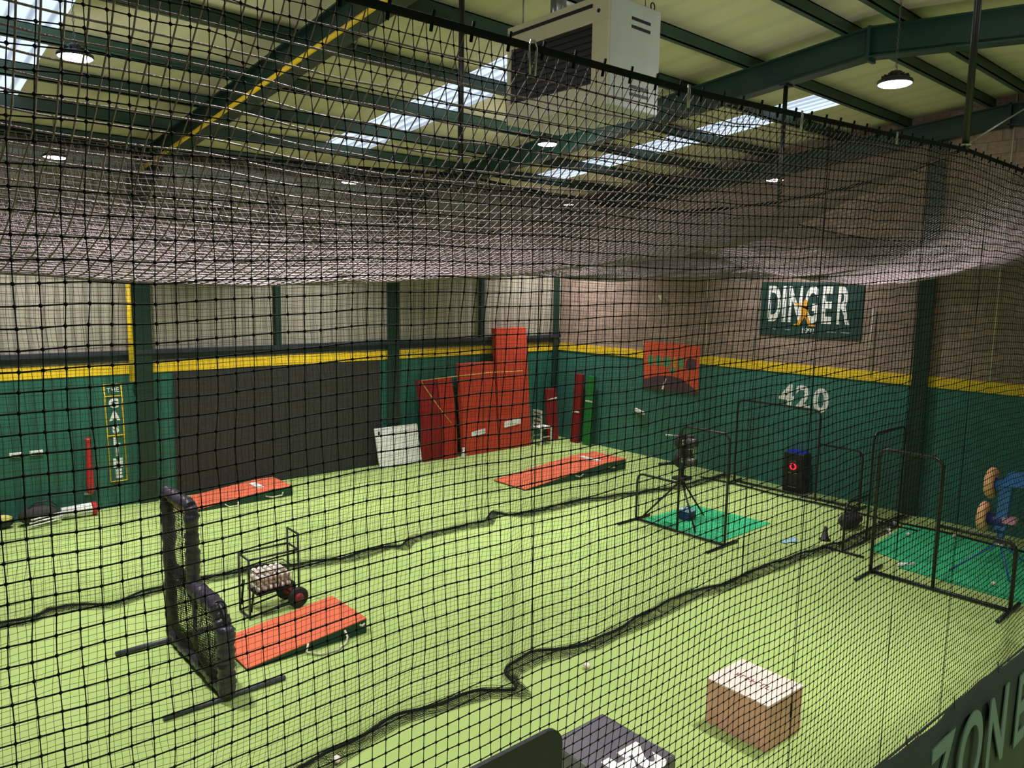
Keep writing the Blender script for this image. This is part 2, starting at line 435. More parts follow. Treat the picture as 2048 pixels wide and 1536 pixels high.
# ------------------------------------------------------------------ lamps
LAMPS = [(1.94,8.9,6.42,'round pendant lamp at the upper left, next to the left skylight'),
         (8.8,9.2,6.53,'round pendant lamp seen just below the heater against the rafter'),
         (8.21,3.5,6.33,'round pendant lamp on a long chain at the upper right below the ridge'),
         (7.45,13.2,6.15,'small distant pendant lamp below the middle skylight near the left wall'),
         (13.7,7.97,6.36,'small distant pendant lamp beside the hanging net pole near the block wall'),
         (14.23,14.0,6.35,'tiny pendant lamp in the far corner of the hall'),
         (2.6,13.5,6.05,'bright pendant lamp low at the left edge against the eaves beam'),
         (1.9,3.4,6.4,'pendant lamp above the top edge of the photo'),
         (1.9,-2.2,6.3,'added unseen fill lamp behind the camera on the left'),  # rear pair added to light banner and slate and lift the ceiling bounce
         (8.2,-2.2,6.3,'added unseen fill lamp behind the camera on the right')]
proto = None
for i, (x, y, z, lb) in enumerate(LAMPS):
    if proto is None:
        t = proto = thing('pendant_lamp', lb, 'lamp', (x,y,z), 'high bay pendant lamps')
        m = MB().lathe([(.165,0),(.17,.012),(.165,.035),(.12,.06),(.075,.075),(.07,.11),(.05,.125),(.001,.127)], (x,y,z), n=28)
        for k in range(12):
            a = 2*PI*k/12; m.hexa([(x+math.cos(a)*r_-math.sin(a)*s_, y+math.sin(a)*r_+math.cos(a)*s_, z+hh) for hh in (.045,.085) for r_, s_ in ((.075,-.004),(.13,-.004),(.13,.004),(.075,.004))])
        m.build('housing', M['lamp_body'], t)
        MB().lathe([(.001,-.012),(.14,-.01),(.158,.001)], (x,y,z), n=28).build('lens', M['lens'], t)
        ho = MB().tube([(x+.025*math.cos(a), y, z+.15+.025*math.sin(a)) for a in np.linspace(0, 2*PI, 12, endpoint=False)], .005, 6, closed=True).build('hook', M['steel_bright'], t)
    else:
        t = copy_tree(proto, (x,y,z)); t['label'] = lb
    m = MB(); zc = z+.17; zt = roof(y)-.005; k = 0
    while zc < zt-.02:
        a = k % 2; m.tube([(x+(.009*math.cos(q) if a else 0), y+(0 if a else .009*math.cos(q)), zc+.018+.02*math.sin(q)) for q in np.linspace(0,2*PI,8,endpoint=False)], .0035, 4, closed=True)
        zc += .034; k += 1
    m.build('chain', M['galv'], t)
    # area light shines down from the lens; added point fill brightens heater and ceiling
    for kind, e in (('AREA', 100), ('POINT', 52)):
        if kind == 'POINT' and i in (3,4,5,6): continue     # no added fill near the walls, so the upper walls stay dark
        ld = bpy.data.lights.new('lamp_and_fill_light', kind); ld.energy = e; ld.color = (1,.97,.96)
        if kind == 'AREA': ld.shape = 'DISK'; ld.size = .28; ld.spread = 2.0
        else: ld.shadow_soft_size = .1
        lo = bpy.data.objects.new('lamp_and_fill_light', ld); COL.objects.link(lo); lo.location = (x,y,z-.03 if kind == 'AREA' else z-.08)

# ------------------------------------------------------------------ heater
hx0, hx1, hy0, hy1, hz0, hz1 = 5.5, 6.26, 4.97, 6.39, 5.93, 6.92
t = thing('unit_heater', 'cream and pale grey gas heater cabinet hung from the roof', 'heater', (hx0,hy0,hz0))
m = MB().box(hx0+.02, hx1, hy0, hy1-.02, hz0, hz1); m.build('cabinet', M['pale_steel'], t, bevel=.012)
m = MB()
fx = hx0
m.box(fx-.01, fx+.02, hy0, hy1, hz1-.23, hz1); m.box(fx-.01, fx+.02, hy0, hy1, hz0, hz0+.21)
m.box(fx-.01, fx+.02, hy0, hy0+.2, hz0+.21, hz1-.23); m.box(fx-.01, fx+.02, hy1-.06, hy1, hz0+.21, hz1-.23)
m.build('front_frame', M['cream'], t, bevel=.005)
m = MB().box(fx+.005, fx+.03, hy0+.2, hy1-.06, hz0+.21, hz1-.23)
lv = m.build('outlet', M['dark'], t)
for k in range(9):
    z = hz0+.235+k*.06
    m = MB().hexa([(fx-.004,hy0+.205,z),(fx+.02,hy0+.205,z+.02),(fx+.02,hy1-.065,z+.02),(fx-.004,hy1-.065,z),(fx-.004,hy0+.205,z+.006),(fx+.02,hy0+.205,z+.026),(fx+.02,hy1-.065,z+.026),(fx-.004,hy1-.065,z+.006)])
    m.build('louvre', M['louvre'], lv)
m = MB().box(fx-.014, fx, hy0+.2, hy1-.01, hz1-.095, hz1-.06); m.build('top_slot', M['dark'], t)
for dz in (.14, .215, .76, .83):
    MB().box(hx0+.32, hx0+.6, hy0-.004, hy0+.01, hz1-dz-.03, hz1-dz).build('side_vent', M['dark'], t, bevel=.002)
MB().lathe([(.018,-.016),(.018,.004)], (fx-.002,hy0+.12,hz1-.14), 'x', 12).build('knob', M['dark'], t)
m = MB().lathe([(.085,hz1-.02),(.085,roof(6.0)-.005)], (fx+.4,6.05,0), n=20)
fl = m.build('flue', M['galv'], t)
MB().lathe([(.1,hz1),(.1,hz1+.05)], (fx+.4,6.05,0), n=20).build('collar', M['galv'], fl)
for yy in (hy0+.12, hy1-.12):
    for xx in (hx0+.1, hx1-.1):
        MB().tube([(xx,yy,hz1-.01),(xx,yy,roof(yy)-.005)], .008, 6).build('hanger', M['galv'], t)
m = MB().tube([(hx1-.1+.03*math.cos(a),hy0+.03,hz1+.035+.035*math.sin(a)) for a in np.linspace(0,2*PI,12,endpoint=False)], .007, 6, closed=True)
m.build('lifting_ring', M['black_metal'], t)

# ------------------------------------------------------------------ nets
X = (1,0,0); Y = (0,1,0); Z = (0,0,1)
def front_top(u): return np.interp(u, [-1,1.2,2.8,4.5,5.88,7.2,9,15.2], [4.98,5.0,5.03,5.12,5.2,5.2,5.12,5.25])
NT = thing('cage_net', 'black front cage netting hanging closest to the camera', 'net', (5,2,0))
cell = .0493
us = np.arange(-.3, 9.6, cell); zs = np.linspace(.02, 1, int(5.02/cell))
A, B = np.meshgrid(us, zs, indexing='ij')
zt = front_top(A)
P = np.stack([A, np.full_like(A, 2.0), B*zt], -1)
lo_ = np.clip((B-.55)/.45, 0, 1)
P[...,0] += smooth_noise(A.shape, 3, .0035)+smooth_noise(A.shape, 14, .012)*(.6+1.5*lo_)
P[...,1] += smooth_noise(A.shape, 18, .02)
P[...,2] += smooth_noise(A.shape, 3, .003)+smooth_noise(A.shape, 16, .01)*(.5+1.5*lo_)*(B < .985)
net('netting', P, .0021, .0016, 4, (Z,Y), (X,Y), M['twine'], NT, knot=.0066)
m = MB().tube([(u,2.0,float(front_top(u))+.004) for u in np.arange(-.3,15.2,.25)], .014, 8); m.build('top_cord', M['twine'], NT)
for u in (3.95, 5.27, 6.4):
    m = MB().tube([(u,1.998,.05),(u+.01,1.998,1.5),(u-.006,1.998,3),(u,1.998,float(front_top(u)))], .0026, 5); m.build('seam', M['twine'], NT)
# clips holding the net to the cord
for u, dz in ((1.82,.09),(2.7,.07),(3.63,.07),(4.74,.05)):
    z = float(front_top(u)); m = MB()
    k = 1 if u < 2 else .35
    m.tube([(u-.012*k,1.985,z-dz),(u-.018*k,1.985,z),(u-.008*k,1.985,z+.02),(u+.008*k,1.985,z+.02),(u+.018*k,1.985,z),(u+.012*k,1.985,z-dz)], .0042, 6)
    m.build('clip', M['galv'], NT)
for u in np.arange(1.1, 7.4, .155):
    z = float(front_top(u)); MB().tube([(u,2.0,z-.03),(u+.006,1.992,z+.032)], .006, 5).build('cord_tie', M['twine'], NT)

SK2 = [(-.4,5.75),(.8,5.9),(1.8,5.72),(2.78,5.80),(3.25,5.85),(3.80,5.95),(4.39,5.84),(4.75,5.80),(5.0,5.62),(5.08,5.55),(5.12,5.70),(5.16,5.88),(5.32,6.02),(5.71,6.07),(5.99,5.95),(6.43,5.80),(7.12,5.85),(7.73,5.93),(8.57,5.99),(9.10,5.86),(9.67,5.81),(10.06,5.88),(10.82,5.81),(11.93,5.72),(12.52,5.62),(13.4,5.64),(15.1,5.62)]
SK1 = [(-.4,10.7),(.6,10.7),(1.20,10.76),(1.49,10.65),(1.72,10.86),(1.91,10.83),(2.37,10.54),(2.91,10.71),(3.31,10.73),(3.85,10.66),(4.57,10.59),(4.94,10.35),(5.60,10.18),(6.36,10.25),(6.57,10.05),(6.85,10.33),(7.72,10.32),(8.47,10.27),(8.95,10.64),(9.06,10.39),(9.24,10.17),(10.70,10.17),(11.93,9.92),(13.07,9.64),(15.1,9.6)]
def divider(name, label, sk, vtop, ztop, poles, seam):
    t = thing(name, label, 'net', (7,sk[10][1],0), 'lane divider nets')
    sk = np.array(sk); o = np.argsort(sk[:,0], kind='stable')
    us = np.arange(-.4, 15.1, .05); zs = np.linspace(0, 1, 104)
    A, B = np.meshgrid(us, zs, indexing='ij')
    vb = np.interp(us, sk[o,0], sk[o,1])
    k = np.ones(9)/9; vb = np.convolve(np.pad(vb,4,'edge'), k, 'valid')
    zt = ztop(us)
    z = .01+B*(zt[:,None]-.01)
    v = vtop+(vb[:,None]-vtop)*(1-B)**1.6
    P = np.stack([A, v, z], -1)
    P[...,0] += smooth_noise(A.shape, 20, .02)+smooth_noise(A.shape, 4, .006)
    P[...,1] += smooth_noise(A.shape, 18, .05)*(1-B)
    P[...,2] += smooth_noise(A.shape, 4, .005)*(B > .02)*(B < .98)
    net('netting', P, .0018, .0016, 3, (Z,Y), (X,Y), M['div_twine'], t)
    # hem heaped on the turf, following the bottom of the net
    s = np.concatenate([[0], np.cumsum(np.hypot(*np.diff(sk, axis=0).T))])
    ss = np.arange(0, s[-1], .03)
    cu_ = np.interp(ss, s, sk[:,0]); cv_ = np.interp(ss, s, sk[:,1])
    kk = np.ones(5)/5
    cu_ = np.convolve(np.pad(cu_,2,'edge'), kk, 'valid'); cv_ = np.convolve(np.pad(cv_,2,'edge'), kk, 'valid')
    wd = np.interp(ss, np.arange(0,s[-1]+.6,.55), .13+.12*rng.random(len(np.arange(0,s[-1]+.6,.55))))
    rows = 8; q = np.linspace(0, 1, rows)
    # fold goes towards the camera side
    du = np.gradient(cu_); dv = np.gradient(cv_); ln = np.hypot(du,dv)+1e-9
    nx, ny = dv/ln, -du/ln
    flip = np.where(ny > 0, -1, 1); nx = nx*.3; ny = -np.abs(ny)*.8-.2
    P = np.zeros((len(ss), rows, 3))
    P[...,0] = cu_[:,None]+nx[:,None]*wd[:,None]*q
    P[...,1] = cv_[:,None]+ny[:,None]*wd[:,None]*q
    P[...,2] = .008+np.abs(smooth_noise((len(ss),rows), 3, .03))*np.sin(PI*np.clip(q*.9+.05,0,1))+.05*(1-q)**3*(.5+.5*np.abs(smooth_noise((len(ss),rows),8,1)))
    h = net('hem', P, .0022, .0022, 3, (Y,Z), (X,Z), M['div_twine'], t)
    P2 = P.copy(); P2[...,0] += .012; P2[...,1] += .013; P2[...,2] += .012
    net('fold', P2, .0022, .0022, 3, (Y,Z), (X,Z), M['div_twine'], h)
    m = MB().tube([(float(a), float(b)+.01, .025+.012*math.sin(i*.7)) for i, (a, b) in enumerate(zip(cu_[::3], cv_[::3]))], .016, 6)
    m.build('lead_rope', M['div_twine'], h)
    m = MB().tube([(float(u), vtop, float(ztop(u))) for u in np.arange(-.4,15.1,.3)], .012, 8); m.build('top_cord', M['twine'], t)
    for u in seam:
        b = float(np.interp(u, sk[o,0], sk[o,1]))
        k_ = vtop/b; m = MB().tube([(u*k_,vtop,float(ztop(u))),(u*(k_*.8+.2),vtop+(b-vtop)*.2,2.5),(u*(k_*.4+.6),vtop+(b-vtop)*.6,.9),(u,b,.02)], .006, 6); m.build('seam', M['div_twine'], t)
    return t
z2 = lambda u: 5.2-.10*np.sin(PI*np.clip(((np.asarray(u)-4.2)/5.5) % 1, 0, 1))
divider('divider_net', 'black netting curtain between near and middle lanes, hem running behind the wooden box', SK2, 5.56, z2, (4.2,9.7), (5.72, 9.75))
divider('divider_net', 'black netting curtain between middle and far lanes, hem running behind the ball cart', SK1, 10.3, z2, (4.2,9.7), (8.4,))

t = thing('end_net', 'dark netting curtain hanging across the lane ends just in front of the right wall', 'net', (14.4,6,0))
vs_ = np.arange(2.0, 9.9, .05); zs = np.linspace(0, 1, 102)
A, B = np.meshgrid(vs_, zs, indexing='ij')
P = np.stack([14.45+smooth_noise(A.shape,20,.05)+0*A, A+smooth_noise(A.shape,18,.02), .015+B*5.05], -1)
net('netting', P, .0018, .0016, 3, (X,Z) if False else (Z,X), (Y,X), M['div_twine'], t)
MB().tube([(14.45+.04*math.sin(v*3),v,.03) for v in np.arange(2.0,9.9,.2)], .018, 6).build('hem', M['div_twine'], t)
MB().tube([(14.45,v,5.07) for v in np.arange(2.0,9.9,.3)], .012, 6).build('top_cord', M['twine'], t)

# roof net: sagging pockets between the cords
def roofz(u, v):
    u = np.asarray(u, float); v = np.asarray(v, float)
    e = [front_top(u), z2(u), z2(u), np.full_like(u, 5.25)]; kv = [2.0, 5.56, 10.3, 15.1]
    # a cross cord at u = 5.88 splits each lane's roof into two pockets
    D = [np.interp(u, [-1,1.5,3,4.4,5.2,5.7,5.88,6.06,6.5,7.2,8.5,10,12,15], [.68,.85,.83,.74,.58,.36,.24,.36,.58,.76,.82,.70,.54,.46]),
         np.interp(u, [-1,2,4,5.4,5.88,6.4,7.6,9,12,15], [.68,.80,.78,.5,.3,.5,.76,.8,.64,.5]),
         np.interp(u, [-1,3,5.2,5.88,6.5,8,13,15], [.62,.66,.5,.28,.48,.6,.5,.4])]
    z = np.zeros_like(u)
    for i in range(3):
        s = (v-kv[i])/(kv[i+1]-kv[i]); k = (s >= 0) & (s <= 1.0001)
        ss = np.clip(s,0,1)
        z = np.where(k, e[i]*(1-ss)+e[i+1]*ss-D[i]*(4*ss*(1-ss))**.85, z)
    return z
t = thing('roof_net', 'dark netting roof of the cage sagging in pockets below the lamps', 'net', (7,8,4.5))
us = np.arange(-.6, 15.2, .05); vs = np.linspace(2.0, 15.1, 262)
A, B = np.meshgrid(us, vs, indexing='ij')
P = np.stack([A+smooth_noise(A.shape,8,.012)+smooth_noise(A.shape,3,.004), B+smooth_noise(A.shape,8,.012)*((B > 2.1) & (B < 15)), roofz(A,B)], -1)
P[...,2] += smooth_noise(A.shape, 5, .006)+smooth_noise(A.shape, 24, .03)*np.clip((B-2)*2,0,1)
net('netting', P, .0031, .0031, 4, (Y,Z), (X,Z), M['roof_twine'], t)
m = MB(); pts = [(5.88, float(v), float(roofz(5.88, v))+.01) for v in np.linspace(2.0, 15.0, 66)]
m.tube(pts, .014, 6); m.build('cross_cord', M['twine'], t)

# poles carrying the cords
for u, v, z0, z1, r, lb in ((4.2,5.5,5.19,und(5.5)+.03,.026,'thin black pole hanging from the left rafter down to the divider net cord'),
                     (9.7,5.56,5.19,und(5.56)+.03,.03,'black pole hanging from the second rafter to the net, right of the heater'),
                     (5.88,2.0,5.2,top(2.0)+.19,.024,'black pole holding up the front net cord at the upper right')):
    t = thing('hanging_pole', lb, 'pole', (u,v,z0), 'net hanging poles')
    MB().tube([(u,v,z0),(u,v,z1)], r, 10).build('shaft', M['black_metal'], t)
    MB().box(u-.09, u+.09, v-.05, v+.05, z1-.05, z1-.03).build('bracket', M['black_metal'], t)
    MB().tube([(u+(r+.01)*math.cos(a),v+(r+.01)*math.sin(a),z0+.03) for a in np.linspace(0,2*PI,12,endpoint=False)], .008, 6, closed=True).build('eye', M['galv'], t)
m = MB().tube([(5.9,2.0,5.24),(7.05,2.0,5.66),(10.2,2.0,6.85),(10.7,2.0,top(2.0))], .006, 5)
tag(m.build('stay_wire', M['galv'], None, (7,2,5.6)), 'thin pale stay wire rising to the right from the net pole', 'wire')
for pts, r, lb in (([(15.22,4.44,roof(4.44)-.02),(15.22,4.44,2.72)], .012, 'pale rope hanging down the brown block wall at the right edge'),
                   ([(15.22,6.57,3.95),(15.22,6.57,2.68)], .014, 'pale cable on the block wall right of the DINGER sign'),
                   ([(15.22,10.41,4.5),(15.22,10.37,2.7)], .012, 'pale cable on the block wall between the poster and the DINGER sign')):
    m = MB().tube(pts, r, 6); tag(m.build('wall_cable', M['rope'], None, pts[-1]), lb, 'cable', 'pale wall cables')
m = MB().hexa([(15.2,11.70,3.98),(15.24,11.70,3.98),(15.24,11.78,4.0),(15.2,11.78,4.0),(15.2,11.74,4.12),(15.24,11.74,4.12),(15.24,11.82,4.1),(15.2,11.82,4.1)])
tag(m.build('wall_tag', M['rope'], None, (15.22,11.75,4)), 'small pale tag high on the block wall above the poster', 'tag')
t = thing('wall_fixture', 'small white fixture high on the block wall behind the roof net', 'fixture', (15.2,10.2,5.7))
MB().box(15.08, 15.28, 10.0, 10.4, 5.7, 5.78).build('housing', M['white'], t, bevel=.01)
MB().box(15.1, 15.28, 10.17, 10.23, 5.6, 5.7).build('bracket', M['galv'], t)

# ------------------------------------------------------------------ L screens
def lscreen(name, label, org, ax, s0, sm, s1, H, h, fr, nm, group, pad=False, feet=(.35,.55), cellm=.05, sag=0):
    """upright in a plane: ax = unit vector along the screen, s0..sm tall side, sm..s1 low side"""
    a = Vector(ax); nrm = Vector((0,0,1)).cross(a); o = Vector(org)
    q = lambda s, z, d=0: o+a*s+nrm*d+Vector((0,0,z))
    t = thing(name, label, 'pitching screen', org, group)
    g = lambda s: 1 if s > 0 else -1
    d0, d1 = g(sm-s0), g(s1-sm)
    c = .14
    def arc(p, s_from, z_from, s_to, z_to): return []
    fl = []
    z0 = fr+.012
    # tall side: post, rounded corner, top rail, rounded corner, mid post
    def corner(sc, zc, a0, a1, r, sgn):
        return [q(sc+sgn*r*math.cos(x), zc+r*math.sin(x)) for x in np.linspace(a0, a1, 6)]
    path = [q(s0, z0)]+corner(s0+d0*c, H-c, PI, PI/2, c, d0)+corner(sm-d0*c, H-c, PI/2, 0, c, d0)+[q(sm, z0)]
    MB().tube(path, fr, 10).build('tall_frame', M['black_metal'], t)
    path = [q(sm, h)]+corner(s1-d1*c, h-c, PI/2, 0, c, d1)+[q(s1, z0)]
    MB().tube(path, fr, 10).build('low_frame', M['black_metal'], t)
    MB().tube([q(s0, z0), q(s1, z0)], fr, 10).build('base_rail', M['black_metal'], t)
    for s in (s0, s1):
        MB().tube([q(s, fr+.002, -feet[0]), q(s, fr+.002, feet[1])], fr, 10).build('foot', M['black_metal'] if not pad else M['steel_foot'], t)
    n = []
    def sheet(sa, sb, za, zb, nme):
        ns = max(2, int(abs(sb-sa)/cellm)); nz = max(2, int((zb-za)/cellm))
        A, B = np.meshgrid(np.linspace(sa, sb, ns+1), np.linspace(za, zb, nz+1), indexing='ij')
        mid = np.sin(PI*(A-sa)/(sb-sa))*np.sin(PI*(B-za)/(zb-za))
        P = np.array(o)[None,None]+A[...,None]*np.array(a)+B[...,None]*np.array([0,0,1])
        P = P+(mid*(.05+sag)+smooth_noise(A.shape, 5, .012)*mid)[...,None]*np.array(nrm)
        net(nme, P, nm, nm, 4, (tuple(a), tuple(nrm)) if False else ((0,0,1), tuple(nrm)), (tuple(a), tuple(nrm)), M['dark_twine'], t)
    sheet(s0+d0*.02, sm, .03, H-.03, 'tall_netting'); sheet(sm, s1-d1*.02, .03, h-.03, 'low_netting')
    if pad: sag = -.16; sheet(s0+d0*.02, sm, .03, h-.03, 'back_netting'); sheet(sm, s1-d1*.02, .03, h-.03, 'back_netting')
    if pad:
        def pd(p0, p1, r=.072):
            n = 26; p0 = Vector(p0); p1 = Vector(p1)
            R = [r*(1+.09*math.sin(i*2.3)+.1*random.uniform(-1,1)) for i in range(n)]; R[0] *= .8; R[-1] *= .8
            MB().tube([p0.lerp(p1, i/(n-1))+Vector((random.uniform(-.006,.006),random.uniform(-.006,.006),0)) for i in range(n)], R, 14).build('pad', M['vinyl'], t)
        pd(q(s0,.06), q(s0,H-.02)); pd(q(s0,H-.05), q(sm,H-.05)); pd(q(sm,H-.04), q(sm,h-.05)); pd(q(s0,h-.03), q(sm,h-.03), .06)
        pd(q(sm,h-.04), q(s1-d1*.16,h-.04), .085); pd(q(s1-d1*.2,h-.03), q(s1,h-.26), .085); pd(q(s1,h-.18), q(s1,.05), .088); pd(q(s0,.09), q(s1,.09), .07)
    return t
M['steel_foot'] = mat('worn_black_foot', (70,70,78), .4, noise=.3, nscale=20)
lscreen('pitching_screen', 'black padded L-shaped pitching screen standing on the turf at the left', (2.68,0,0), (0,1,0), 9.02, 8.22, 7.33, 1.86, .96, .026, .0034, 'pitching screens', True, (.62,.62), .026, .08)
lscreen('pitching_screen', 'thin framed black pitching screen in front of the tripod pitching machine', (10.75,0,0), (0,1,0), 6.78, 7.74, 8.66, 1.9, .89, .022, .0012, 'pitching screens', False, (.4,.5))
lscreen('pitching_screen', 'tall black pitching screen at the right, beside the blue pitching machine', (11.48,0,0), (0,1,0), 4.7, 3.82, 2.85, 1.93, .97, .026, .0012, 'pitching screens', False, (.4,.5))
lscreen('pitching_screen', 'black pitching screen seen edge-on behind the tall right screen', (0,5.4,0), (1,0,0), 14.2, 12.92, 12.05, 1.88, .83, .02, .0016, 'pitching screens', False, (.35,.35))
lscreen('pitching_screen', 'black pitching screen standing by the block wall under the painted 420', (14.75,0,0), (0,1,0), 9.15, 7.25, 6.35, 1.86, 1.17, .022, .001, 'pitching screens', False, (.3,.3))

# ------------------------------------------------------------------ pitching mounds
def mound(label, u0, u1, v0, v1, h, flat, rub, handles, h0=.035):
    t = thing('pitching_mound', label, 'mound', (u0,v0,0), 'portable pitching mounds')
    uf = u1-flat; pr = [(u0,h0),(uf,h),(u1,h)] if flat else [(u0,h0),(u1,h)]
    m = MB()
    poly = [(u0,v0,0)]+[(u1,v0,0)]+[(u,v0,z-.012) for u, z in reversed(pr)]
    m.prism(poly, (0,v1-v0,0)); m.build('base', M['side_green'], t)
    m = MB()
    for (a, za), (b, zb) in zip(pr, pr[1:]):
        m.hexa([(a,v0-.004,za-.012),(b,v0-.004,zb-.012),(b,v1+.004,zb-.012),(a,v1+.004,za-.012),(a,v0-.004,za),(b,v0-.004,zb),(b,v1+.004,zb),(a,v1+.004,za)])
    m.build('turf_top', M['orange_turf'], t)
    if rub:
        ur, va, vb = rub; zr = float(np.interp(ur, [p[0] for p in pr], [p[1] for p in pr]))
        m = MB().box(ur-.07, ur+.07, va, vb, zr-.01, zr+.022); m.build('pitching_rubber', M['white'], t, bevel=.004)
    for hp in handles:
        m = MB().tube(hp, .014, 7); m.build('rope_handle', M['rope'], t)
    return t
mound('orange topped pitching mound nearest the camera, beside the ball cart', 3.06, 4.55, 7.76, 8.62, .19, 0, None,
      [[(3.78,7.755,.1),(3.73,7.7,.03),(3.85,7.57,.016),(4.05,7.56,.016),(4.2,7.64,.016),(4.26,7.7,.05),(4.25,7.756,.12)], [(4.45,7.756,.13),(4.48,7.74,.115),(4.52,7.756,.13)]])
mound('orange topped pitching mound with white rubber, farthest right by the stored mats', 10.5, 13.72, 11.42, 12.44, .25, .75, (13.0,11.62,12.2),
      [[(12.0,11.415,.1),(12.1,11.36,.07),(12.25,11.415,.1)], [(13.1,11.415,.13),(13.25,11.35,.12),(13.4,11.415,.15)]])
mound('orange topped pitching mound with white rubber in front of the black wall panel', 4.45, 6.56, 14.03, 14.95, .2, .4, (6.02,14.3,14.72),
      [[(5.2,14.025,.06),(5.25,13.94,.02),(5.42,13.95,.02),(5.45,14.025,.06)], [(6.0,14.025,.08),(6.1,13.95,.06),(6.3,13.95,.07),(6.35,14.025,.1)]])

# ------------------------------------------------------------------ mats stored against the walls
def leaner(name, label, u0, u1, vb, vt, h, thick, m_, strip=None, group='mats stored against the walls', bulge=0, strip_m=None):
    """mat leaning back on the left wall"""
    t = thing(name, label, 'mat', (u0,vb,0), group); m = MB(); n = 8
    pr = []
    for i in range(n+1):
        s = i/n; pr.append((vb+(vt-vb)*s-bulge*math.sin(PI*s), .01+h*s))
    vs = []; 
    for (v, z) in pr:
        vs += [(u0,v,z),(u1,v,z),(u1,v+thick,z),(u0,v+thick,z)]
    fs = [(0,1,2,3)[::-1], (4*n,4*n+1,4*n+2,4*n+3)]
    for i in range(n):
        for k in range(4): fs.append((4*i+k,4*i+(k+1)%4,4*i+4+(k+1)%4,4*i+4+k))
    m.add(vs, fs); m.build('turf_face', m_, t, bevel=.006)
    if strip:
        a, b, za, zb = strip
        fv = lambda z: float(np.interp(z, [p[1] for p in pr], [p[0] for p in pr]))
        m = MB().hexa([(a,fv(za)-.014,za),(b,fv(za+.05)-.014,za+.05),(b,fv(za+.05)+.01,za+.05),(a,fv(za)+.01,za),(a,fv(zb)-.014,zb),(b,fv(zb+.05)-.014,zb+.05),(b,fv(zb+.05)+.01,zb+.05),(a,fv(zb)+.01,zb)])
        m.build('white_strip', M['white'], t)
    return t
leaner('stored_mat', 'dark red stored mat leaning leftmost, just right of the whiteboard', 10.3, 10.82, 14.86, 15.1, 1.94, .12, M['dark_red'], bulge=.12)
leaner('stored_mat', 'brick red stored mat leaning between the dark red mat and the wide orange mat', 10.86, 11.3, 14.8, 15.08, 1.97, .12, M['mid_red'], bulge=.06)
leaner('stored_mat', 'wide orange stored mat with a white strip, left of the tallest mat', 11.5, 12.62, 14.78, 15.02, 2.3, .16, M['rust_turf'], (11.75,12.2,.46,.58))
leaner('stored_mat', 'tallest orange stored mat, reaching above the yellow stripe', 12.68, 13.78, 14.78, 15.08, 3.16, .14, M['rust_turf'], (12.85,13.42,.58,.73))
t = leaner('stored_mat', 'short dark red mat panel leaning right of the white chair', 14.5, 14.9, 14.86, 15.0, 1.44, .08, M['dark_red'], (14.51,14.89,1.12,1.16))
def leaner_r(label, v0, v1, h, m_, zs_):
    t = thing('stored_mat', label, 'mat', (15.0,v0,0), 'mats stored against the walls')
    m = MB().hexa([(14.98,v0,.005),(15.06,v0,.005),(15.06,v1,.005),(14.98,v1,.005),(15.12,v0,h),(15.2,v0,h),(15.2,v1,h),(15.12,v1,h)]); m.build('turf_face', m_, t, bevel=.005)
    x = 14.98+.14*zs_/h
    MB().hexa([(x-.01,v0+.005,zs_),(x+.02,v0+.005,zs_),(x+.02,v1-.005,zs_),(x-.01,v1-.005,zs_),(x-.007,v0+.005,zs_+.04),(x+.02,v0+.005,zs_+.04),(x+.02,v1-.005,zs_+.04),(x-.007,v1-.005,zs_+.04)]).build('white_strip', M['white'], t)
leaner_r('narrow dark red mat standing on the right wall beside the green mat', 14.22, 14.5, 1.9, M['dark_red'], .84)
leaner_r('narrow green mat standing on the right wall', 13.78, 14.04, 1.88, M['green_mat'], 1.18)

# white board
t = thing('white_board', 'plain white board standing against the left wall beside the stored mats', 'board', (9.15,15.0,0))
MB().hexa([(9.1,14.86,.01),(10.28,14.86,.01),(10.28,14.9,.01),(9.1,14.9,.01),(9.06,15.03,.93),(10.24,15.03,.93),(10.24,15.07,.93),(9.06,15.07,.93)]).build('sheet', M['white_board'], t, bevel=.004)
MB().box(9.14, 9.18, 14.995, 15.02, .78, .86).build('corner_tab', M['dark'], t)
# black rubber panel on the left wall
t = thing('wall_panel', 'large black rubber panel covering the left wall behind the farthest left mound', 'wall panel', (4.74,V1,.05))
for k in range(4):
    a = 4.74+k*1.155; MB().box(a, a+1.15, V1-.035, V1+.005, .04, 2.48).build('rubber_sheet', M['black_rubber'], t)

# chair
t = thing('wooden_chair', 'white slat-back wooden chair half hidden beside the tallest orange mat', 'chair', (14.1,14.75,0))
for x in (13.98, 14.36):
    for y in (14.62, 14.96):
        hgt = .95 if x < 14 else .44
        MB().box(x-.018, x+.018, y-.018, y+.018, 0, hgt).build('leg', M['white'], t, bevel=.004)
MB().box(13.95, 14.42, 14.58, 15.0, .44, .475).build('seat', M['white'], t, bevel=.01)
for z in (.58, .7, .82, .92): MB().box(13.97, 13.99, 14.62, 14.96, z-.03, z+.03).build('slat', M['white'], t, bevel=.003)
for y in (14.62, 14.96): MB().box(13.98, 14.36, y-.012, y+.012, .2, .23).build('stretcher', M['white'], t)
# small white bottle
t = thing('spray_bottle', 'small white bottle on the turf between the red stored mats', 'bottle', (11.38,14.66,0))
MB().lathe([(.055,0),(.06,.02),(.06,.14),(.03,.19),(.02,.2),(.02,.22)], (11.38,14.66,0), n=16).build('body', M['white'], t)
MB().box(11.33, 11.42, 14.645, 14.675, .22, .26).build('trigger_head', M['white'], t, bevel=.006)
